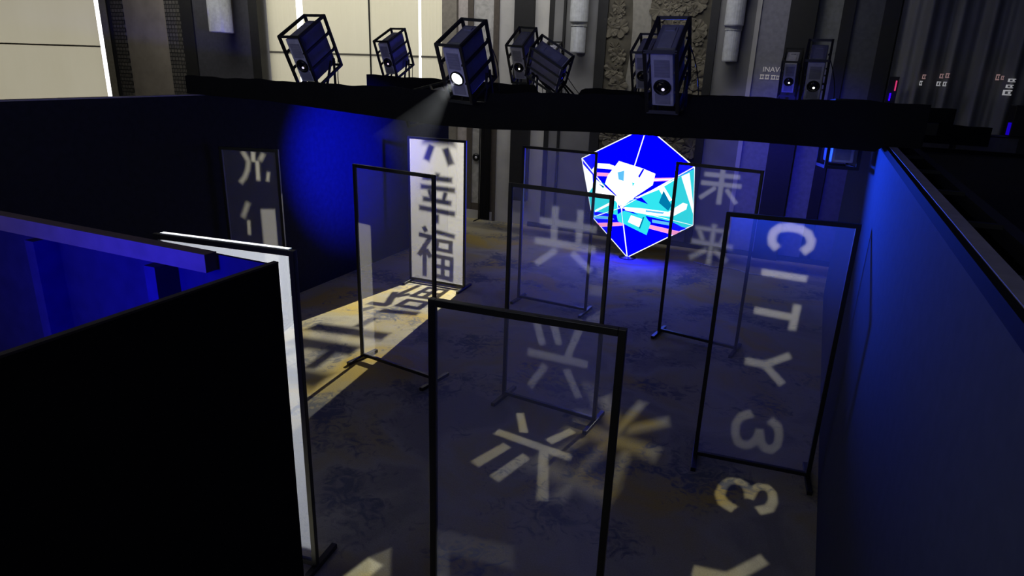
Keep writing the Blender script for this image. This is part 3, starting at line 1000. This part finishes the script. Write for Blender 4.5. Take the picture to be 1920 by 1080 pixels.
# ------------------------------------------------------------------ the LED crystal
CRYSTAL_V = {'T': (-2.798, 12.0, 2.432), 'L': (-3.968, 12.0, 1.779), 'R': (-1.894, 12.0, 1.808), 'LL': (-3.677, 12.0, 0.694), 'RL': (-1.8, 12.0, 0.777), 'B': (-2.937, 12.0, 0.01), 'M': (-2.951, 11.3, 1.087)}
CRYSTAL_PICTURE = [
 (('T','L','M'),[('w',[(-3.7026,11.8276,1.6212),(-3.6205,11.8649,1.734),(-3.3736,11.798,1.7514),(-3.2584,11.751,1.7312),(-3.269,11.72,1.6694),(-3.5976,11.8123,1.6522),(-3.634,11.768,1.5522),(-3.6605,11.7863,1.5703)]),('p',[(-3.6339,11.7825,1.5796),(-3.2791,11.687,1.6057),(-3.2644,11.6524,1.5517),(-3.5882,11.7358,1.5211),(-3.612,11.7523,1.5374)]),('w',[(-3.3967,11.6009,1.3916),(-3.0718,11.4142,1.2368),(-3.0313,11.3494,1.1428)]),('c',[(-3.0788,11.3815,1.1753),(-3.055,11.3734,1.174),(-3.0486,11.3607,1.1547)]),('d',[(-3.4738,11.6522,1.4446),(-3.3511,11.5979,1.4154),(-3.3916,11.5974,1.392),(-3.4062,11.6057,1.3986)]),('d',[(-3.381,11.5877,1.3816),(-3.3539,11.5756,1.3751),(-3.362,11.5746,1.3686)]),('w',[(-3.1901,11.7664,1.8239),(-2.8768,11.6455,1.7811),(-2.9524,11.3002,1.1175),(-3.0438,11.3487,1.1538),(-3.0528,11.3549,1.16),(-3.0956,11.4298,1.2708),(-3.3675,11.5977,1.4213),(-3.35,11.6682,1.558)]),('l',[(-3.1671,11.6548,1.6372),(-3.0449,11.6413,1.6811),(-3.0137,11.5383,1.5131),(-3.1185,11.5778,1.5258)])]),
 (('T','M','R'),[('p',[(-2.5245,11.6838,1.5954),(-2.1721,11.8124,1.6185),(-2.2358,11.7702,1.5751),(-2.2764,11.7491,1.5593),(-2.5128,11.6593,1.5365)]),('w',[(-2.52,11.6743,1.5738),(-2.2022,11.7919,1.5982),(-2.221,11.7794,1.5853),(-2.2792,11.7549,1.5748),(-2.5153,11.6643,1.5498)]),('c',[(-2.9341,11.3148,1.1261),(-2.4081,11.6513,1.4605),(-2.3842,11.6663,1.4751),(-2.9119,11.317,1.1154)]),('w',[(-2.9382,11.3227,1.1482),(-2.4225,11.6397,1.4493),(-2.6558,11.4853,1.2902),(-2.7588,11.4272,1.241)]),('b',[(-2.7918,11.4158,1.2444),(-2.6927,11.4589,1.2654),(-2.744,11.425,1.2305)]),('w',[(-2.8688,11.6452,1.7804),(-2.7261,11.6755,1.7446),(-2.5016,11.7129,1.6672),(-2.5083,11.6203,1.4798),(-2.7627,11.4339,1.2691),(-2.9279,11.3006,1.1069),(-2.9444,11.2999,1.1167)]),('b',[(-2.7249,11.6726,1.7407),(-2.6965,11.6774,1.731),(-2.7474,11.5921,1.5894),(-2.7758,11.5926,1.61)]),('c',[(-2.8541,11.5162,1.5071),(-2.8083,11.5273,1.4984),(-2.83,11.4929,1.4422)])]),
 (('L','LL','M'),[('w',[(-3.6347,11.7682,1.5509),(-3.6425,11.7774,1.539),(-3.6613,11.7865,1.569)]),('p',[(-3.5891,11.7361,1.5195),(-3.6077,11.7525,1.5161),(-3.613,11.7525,1.5357)]),('w',[(-3.9455,11.9967,1.6842),(-3.6792,11.808,1.5261),(-3.6606,11.8433,1.3007),(-3.7984,11.9967,1.1351)]),('c',[(-3.7988,11.9962,1.135),(-3.661,11.8428,1.3006),(-3.6299,11.9393,0.7569),(-3.6927,11.9962,0.7388)]),('w',[(-3.5744,11.7331,1.4602),(-3.3988,11.6015,1.388),(-3.0334,11.3499,1.1392),(-3.0174,11.3546,1.0586),(-3.643,11.8609,1.1497),(-3.6332,11.8114,1.3327)]),('c',[(-3.654,11.8729,1.1339),(-3.0812,11.382,1.1713),(-3.0509,11.3612,1.1508),(-3.0404,11.3774,1.0396),(-3.3495,11.6754,0.8727),(-3.6418,11.9334,0.8204)]),('w',[(-3.6064,11.8945,0.857),(-3.2471,11.5377,1.0972),(-3.2133,11.5158,1.0682),(-3.6061,11.9045,0.8118)]),('d',[(-3.5581,11.719,1.4511),(-3.4765,11.6528,1.4399),(-3.409,11.6063,1.3939)]),('d',[(-3.5234,11.7015,1.3958),(-3.384,11.5884,1.3765),(-3.3649,11.5753,1.3635),(-3.4031,11.6137,1.3355)]),('w',[(-3.0492,11.35,1.1445),(-3.0577,11.3566,1.1472),(-3.0582,11.3562,1.1507)]),('l',[(-3.6484,11.9401,0.7517),(-3.5269,11.8317,0.7787),(-3.6349,11.9358,0.7203)])]),
 (('LL','B','M'),[('c',[(-3.0392,11.3775,1.0376),(-3.0479,11.4653,0.9122),(-3.3483,11.6754,0.8707)]),('l',[(-3.5238,11.8319,0.7732),(-3.1977,11.593,0.8346),(-3.1359,11.5816,0.7949),(-3.6265,11.9549,0.6813),(-3.6318,11.936,0.7149)]),('p',[(-3.5863,11.9869,0.5943),(-2.9553,11.4757,0.7877),(-2.9543,11.5232,0.7146),(-3.487,11.9669,0.5329),(-3.58,11.9869,0.5885)]),('c',[(-3.069,11.468,0.9019),(-2.9587,11.3393,0.9954),(-2.9555,11.4921,0.7605),(-3.0539,11.539,0.7801)])]),
 (('B','RL','M'),[('c',[(-1.7975,11.9927,0.7732),(-1.9197,11.9743,0.7192),(-2.4888,11.6714,0.8053),(-2.8158,11.3738,1.0467)]),('w',[(-2.457,11.5883,0.9488),(-2.4808,11.577,0.9502),(-2.8864,11.3479,1.0321),(-2.8959,11.3215,1.0667)]),('b',[(-2.5677,11.5459,0.9373),(-2.1361,11.8008,0.833),(-1.9116,11.9894,0.6918),(-1.922,11.9894,0.6847),(-2.029,11.9623,0.6547),(-2.4892,11.6939,0.7607)]),('l',[(-2.4622,11.636,0.8676),(-2.1363,11.8145,0.8104),(-2.1464,11.8502,0.7482),(-2.465,11.6761,0.8035)]),('p',[(-2.9413,11.4749,0.7873),(-2.925,11.481,0.7887),(-2.9308,11.5258,0.7154),(-2.9403,11.5224,0.7142)]),('p',[(-2.5203,11.6732,0.7624),(-1.9944,11.9847,0.6338),(-2.1133,11.9849,0.5532),(-2.5311,11.7235,0.6771)]),('c',[(-2.9437,11.3385,0.9951),(-2.9058,11.3339,1.0278),(-2.5884,11.5414,0.9199),(-2.4853,11.6634,0.8001),(-2.5693,11.8,0.5313),(-2.9405,11.4912,0.7601)]),('w',[(-2.7994,11.4341,0.9427),(-2.6087,11.5681,0.8635),(-2.6842,11.6421,0.6977),(-2.8623,11.5012,0.7963)]),('d',[(-2.6054,11.5334,0.9185),(-2.5842,11.549,0.9085),(-2.6683,11.67,0.664),(-2.6896,11.6522,0.6772)])]),
 (('RL','R','M'),[('p',[(-2.1713,11.8124,1.6173),(-2.1156,11.8472,1.6191),(-2.235,11.7703,1.5739)]),('w',[(-2.2012,11.7919,1.5968),(-2.1133,11.8469,1.6006),(-2.2201,11.7794,1.5839)]),('c',[(-2.3821,11.6665,1.472),(-2.1146,11.8425,1.6356),(-1.8919,11.9893,1.7779),(-1.8661,11.9927,1.5552),(-1.795,11.9927,0.7783),(-1.7959,11.9922,0.778),(-2.8142,11.3733,1.0514),(-2.9098,11.3172,1.1122)]),('w',[(-2.0777,11.8651,1.6431),(-1.9563,11.9445,1.7075),(-1.8235,11.9922,1.0937),(-1.812,11.9922,0.9679)]),('w',[(-2.4201,11.6398,1.4457),(-2.0932,11.8544,1.6359),(-2.4,11.6501,1.4062),(-2.6534,11.4854,1.2866)]),('w',[(-2.4002,11.6496,1.4109),(-2.3224,11.7008,1.4585),(-2.1729,11.7806,1.2253),(-2.2513,11.7291,1.1774)]),('d',[(-2.3251,11.6944,1.3884),(-2.1729,11.7745,1.1307),(-2.215,11.7428,1.0353),(-2.3758,11.6507,1.1764)]),('b',[(-2.6899,11.4591,1.2612),(-2.6536,11.4822,1.268),(-2.5385,11.5469,1.1468),(-2.7412,11.4252,1.2262)]),('w',[(-2.9047,11.3152,1.0969),(-2.6558,11.4693,1.0798),(-2.2124,11.742,1.0163),(-1.9994,11.884,1.1796),(-1.9232,11.9301,1.1564),(-1.9335,11.9183,1.0611),(-2.14,11.7821,0.9283),(-2.4547,11.5875,0.9556),(-2.8936,11.3208,1.0735)]),('l',[(-2.5693,11.5205,1.045),(-2.2738,11.7024,1.0064),(-2.2917,11.6896,0.9777),(-2.5663,11.5206,1.0142)])]),
]

LED = {'b': emissive('led_blue', (0.0, 0.0, 1.0), 15.0), 'w': emissive('led_white', (0.95, 1.0, 1.0), 1.6), 'c': emissive('led_cyan', (0.03, 0.72, 0.80), 1.1),
       'p': emissive('led_pink', (1.0, 0.35, 0.65), 1.1), 'd': emissive('led_deep_teal', (0.0, 0.20, 0.42), 1.0), 'l': emissive('led_light_blue', (0.12, 0.55, 0.95), 1.0)}
base = Vector(CRYSTAL_V['B'])
t = thing('led_crystal', 'glowing faceted blue LED crystal with white edges standing by the far wall', 'LED sculpture', (base.x, base.y, 0))
V = {k: Vector(v) - Vector((base.x, base.y, 0)) for k, v in CRYSTAL_V.items()}
V['N'] = Vector((V['M'].x, 0.75, 1.25))     # rear vertex
order = ['b', 'w', 'c', 'p', 'd', 'l']
for f, pic in CRYSTAL_PICTURE:
    bm = BM()
    bm.faces.new([bm.verts.new(V[k]) for k in f])
    for col, pts in pic:
        vs = [bm.verts.new(Vector(p) - Vector((base.x, base.y, 0))) for p in pts]
        try:
            fc = bm.faces.new(vs)
            fc.material_index = order.index(col)
        except ValueError:
            pass
    me = bpy.data.meshes.new('screen_facet')
    bm.to_mesh(me)
    bm.free()
    for c in order:
        me.materials.append(LED[c])
    o = bpy.data.objects.new('screen_facet', me)
    C.objects.link(o)
    o.parent = t
ring6 = ['T', 'L', 'LL', 'B', 'RL', 'R']
for a, b in zip(ring6, ring6[1:] + ring6[:1]):
    bm = BM()
    bm.faces.new([bm.verts.new(V[k]) for k in (a, b, 'N')])
    obj('rear_facet', bm, M_CASE, t)
M_EDGE = emissive('led_edge', (0.95, 0.97, 1.0), 1.3)
edges = list(zip(ring6, ring6[1:] + ring6[:1])) + [('M', k) for k in ('T', 'L', 'R', 'B', 'RL')]
for a, b in edges:
    bm = BM()
    bar(bm, V[a], V[b], 0.010, 8)
    obj('edge_strip', bm, M_EDGE, t)
for k in ('LL',):
    bm = BM()
    bar(bm, V['M'], V[k], 0.008, 8)
    obj('edge_strip', bm, M_EDGE, t)
bm = BM()
lathe(bm, [(0.16, 0.0), (0.16, 0.012), (0.03, 0.03)], 24)
obj('base_plate', bm, M_METAL, t)

# ------------------------------------------------------------------ haze lit by the glowing lens
def haze(P, aim, length, r0, r1):
    d = (Vector(aim) - Vector(P)).normalized()
    bm = BM()
    lathe(bm, [(r0, 0.0), (r1, length)], 32)
    o = obj('projector_haze', bm, None)
    o.location = Vector(P) + d * 0.01
    o.rotation_euler = d.to_track_quat('Z', 'Y').to_euler()
    tag(o, 'faint smoky light beam streaming down-left from the glowing projector lens', 'haze', kind='stuff')
    m = bpy.data.materials.new('stage_haze')
    m.use_nodes = True
    nt = NT(m.node_tree)
    nt.n.remove(nt.n['Principled BSDF'])
    vs = nt.new('ShaderNodeVolumeScatter')
    vs.inputs['Color'].default_value = (1, 1, 1, 1)
    vs.inputs['Anisotropy'].default_value = 0.3
    co = nt.new('ShaderNodeTexCoord')
    nz = nt.new('ShaderNodeTexNoise')
    nz.inputs['Scale'].default_value = 5
    nt.l.new(co.outputs['Object'], nz.inputs['Vector'])
    nt.l.new(nt.math('MULTIPLY', nz.outputs[0], HAZE), vs.inputs['Density'])
    nt.l.new(vs.outputs[0], nt.n['Material Output'].inputs['Volume'])
    o.data.materials.append(m)
    return o


HAZE = 0.0026
pl = lens_world(PC, -4, 29.2, 4)
haze(pl, (-3.25, 2.86, 1.3), 1.1, 0.03, 0.30)

# ------------------------------------------------------------------ small things
def cable(name, pts, r, label, m=M_CABLE):
    cu = []
    P = [Vector(p) for p in pts]
    n = len(P)
    for i in range(n - 1):
        p0, p1, p2, p3 = P[max(i - 1, 0)], P[i], P[i + 1], P[min(i + 2, n - 1)]
        for k in range(8):
            f = k / 8
            cu.append(0.5 * ((2 * p1) + (p2 - p0) * f + (2 * p0 - 5 * p1 + 4 * p2 - p3) * f * f + (3 * p1 - p0 - 3 * p2 + p3) * f ** 3))
    cu.append(P[-1])
    bm = BM()
    tube(bm, cu, r, 7)
    return tag(obj(name, bm, m, smooth=True), label, 'cable')


cable('floor_cable', [(-1.75, 12.35, 0.012), (-1.4, 12.2, 0.012), (-1.05, 12.25, 0.012), (-0.7, 12.1, 0.012), (-0.3, 12.12, 0.012)], 0.012, 'pale cable lying on the carpet behind the CITY3 frame', mat('pale_cable', (0.45, 0.45, 0.5), 0.5))
cable('power_cable', [(-4.75, 6.30, 3.085), (-4.55, 6.2, 3.09), (-4.3, 6.3, 3.085), (-4.1, 6.15, 3.09), (-3.8, 6.25, 3.085)], 0.008, 'thin black cable trailing along the front truss from the leftmost projector')

# reflected projected text on the bluish panel, put in as glowing letters
def text_thing(body, loc, size, label, m):
    cu = bpy.data.curves.new('lettering', 'FONT')
    cu.body = body
    cu.size = size
    cu.extrude = 0.004
    tmp = bpy.data.objects.new('tmp', cu)
    C.objects.link(tmp)
    bpy.context.view_layer.update()
    dg = bpy.context.evaluated_depsgraph_get()
    me = bpy.data.meshes.new_from_object(tmp.evaluated_get(dg))
    bpy.data.objects.remove(tmp)
    o = bpy.data.objects.new('reflected_lettering', me)
    me.materials.clear()
    me.materials.append(m)
    C.objects.link(o)
    o.location = loc
    o.rotation_euler = (R(90), 0, 0)
    return o


M_REFLECT = emissive('reflected_text_glow', (0.75, 0.7, 0.72), 0.32)
t = thing('wall_reflection', 'small pale reflected lettering INAV, made glowing, on the bluish wall panel', 'reflection', (-1.15, YB - 0.055, 3.36))
o = text_thing('INAV', (0.03, -0.003, 0.07), 0.125, '', M_REFLECT)
o.parent = t
bm = BM()
for k, (dx, w, h) in enumerate(((0.0, 0.07, 0.08), (0.09, 0.07, 0.08), (0.19, 0.08, 0.075), (0.28, 0.05, 0.07))):
    span(bm, dx, dx + w, -0.006, 0.0, -0.06, -0.06 + h * 0.2)
    span(bm, dx, dx + w, -0.006, 0.0, -0.06 + h * 0.8, -0.06 + h)
    span(bm, dx + w * 0.15, dx + w * 0.3, -0.006, 0.0, -0.06, -0.06 + h)
    span(bm, dx + w * 0.7, dx + w * 0.85, -0.006, 0.0, -0.06, -0.06 + h)
obj('lower_lettering', bm, M_REFLECT, t)
bm = BM()
span(bm, 0.33, 0.36, -0.006, 0.0, 0.08, 0.12)
obj('dot_mark', bm, M_REFLECT, t)


def chip_reflection(x, z, blocks, label):  # reflections at the curtain, added as small glowing marks
    t = thing('reflected_fragment', label, 'reflection', (x, YB - 0.40, z), 0)
    for k, (dx, dz, w, h, m) in enumerate(blocks):
        bm = BM()
        span(bm, dx, dx + w, -0.006, 0, dz, dz + h * 0.22)
        span(bm, dx, dx + w * 0.25, -0.006, 0, dz, dz + h)
        span(bm, dx, dx + w, -0.006, 0, dz + h * 0.78, dz + h)
        span(bm, dx + w * 0.6, dx + w * 0.85, -0.006, 0, dz + h * 0.3, dz + h * 0.7)
        obj('reflected_mark', bm, m, t)
    return t


M_SW = emissive('mark_white', (0.8, 0.8, 0.85), 0.35)
M_SP = emissive('mark_pink', (0.8, 0.5, 0.5), 0.25)
chip_reflection(1.36, 3.30, [(0.02, 0.10, 0.05, 0.07, M_SP), (0.0, 0.0, 0.04, 0.07, M_SW)], 'pale reflected mark on the curtain, left of the paired marks')
chip_reflection(1.60, 3.30, [(0.02, 0.12, 0.055, 0.07, M_SP), (0.10, 0.13, 0.055, 0.07, M_SP), (0.0, 0.0, 0.06, 0.07, M_SW), (0.09, 0.0, 0.05, 0.07, M_SW)], 'paired pale reflected marks in two rows on the curtain')
chip_reflection(2.36, 3.30, [(0.02, 0.12, 0.05, 0.09, M_SP), (0.09, 0.13, 0.04, 0.06, M_SP)], 'dim pink reflected marks on the curtain near the right edge')
chip_reflection(2.52, 3.22, [(0.03, 0.18, 0.10, 0.05, M_SW), (0.02, 0.09, 0.10, 0.05, M_SW), (0.0, -0.02, 0.12, 0.08, M_SW)], 'bright white reflected marks on the curtain at the right edge')
t = thing('neon_reflection', 'small blue and red reflected neon, made glowing, against the curtain above the second truss', 'light', (0.98, YB - 0.42, 3.0))  # neon reflection added as a small glowing bar
boxo('blue_streak', -0.02, 0.0, -0.02, 0.0, 0.04, 0.16, emissive('streak_blue', (0.02, 0.0, 1.0), 3.0), t)
boxo('red_streak', 0.035, 0.055, -0.02, 0.0, 0.20, 0.36, emissive('streak_red', (0.8, 0.05, 0.2), 0.8), t)
boxo('streak_backing', -0.06, 0.08, 0.0, 0.03, 0.0, 0.42, M_CASE, t)
wash('curtain_blue', (1.0, 12.85, 3.05), (0.98, 13.3, 3.35), 0.5, (0.02, 0.0, 1.0), 70)  # added blue spot for the reflected neon's glow on the curtain

t = thing('dimmer_box', 'black control box with tiny green lights right of the main truss', 'control box', (0.95, 9.0, 2.84))
boxo('case', -0.10, 0.25, -0.12, -0.012, -0.04, 0.10, M_CASE, t, 0.006)
for k in range(3):
    boxo('indicator_light', 0.0 + k * 0.035, 0.018 + k * 0.035, -0.126, -0.12, 0.03, 0.042, emissive('green_led', (0.2, 0.9, 0.6), 0.8), t)

t = thing('speaker_box', 'black speaker box on the framed partition at the right edge', 'speaker', (2.78, 12.63, 2.62))
boxo('cabinet', -0.17, 0.35, -0.2, 0.2, 0.0, 0.45, M_CASE, t, 0.01)
boxo('blue_strip', -0.20, -0.175, -0.2, -0.1, 0.02, 0.2, emissive('strip_blue', (0.02, 0.0, 1.0), 0.4), t)
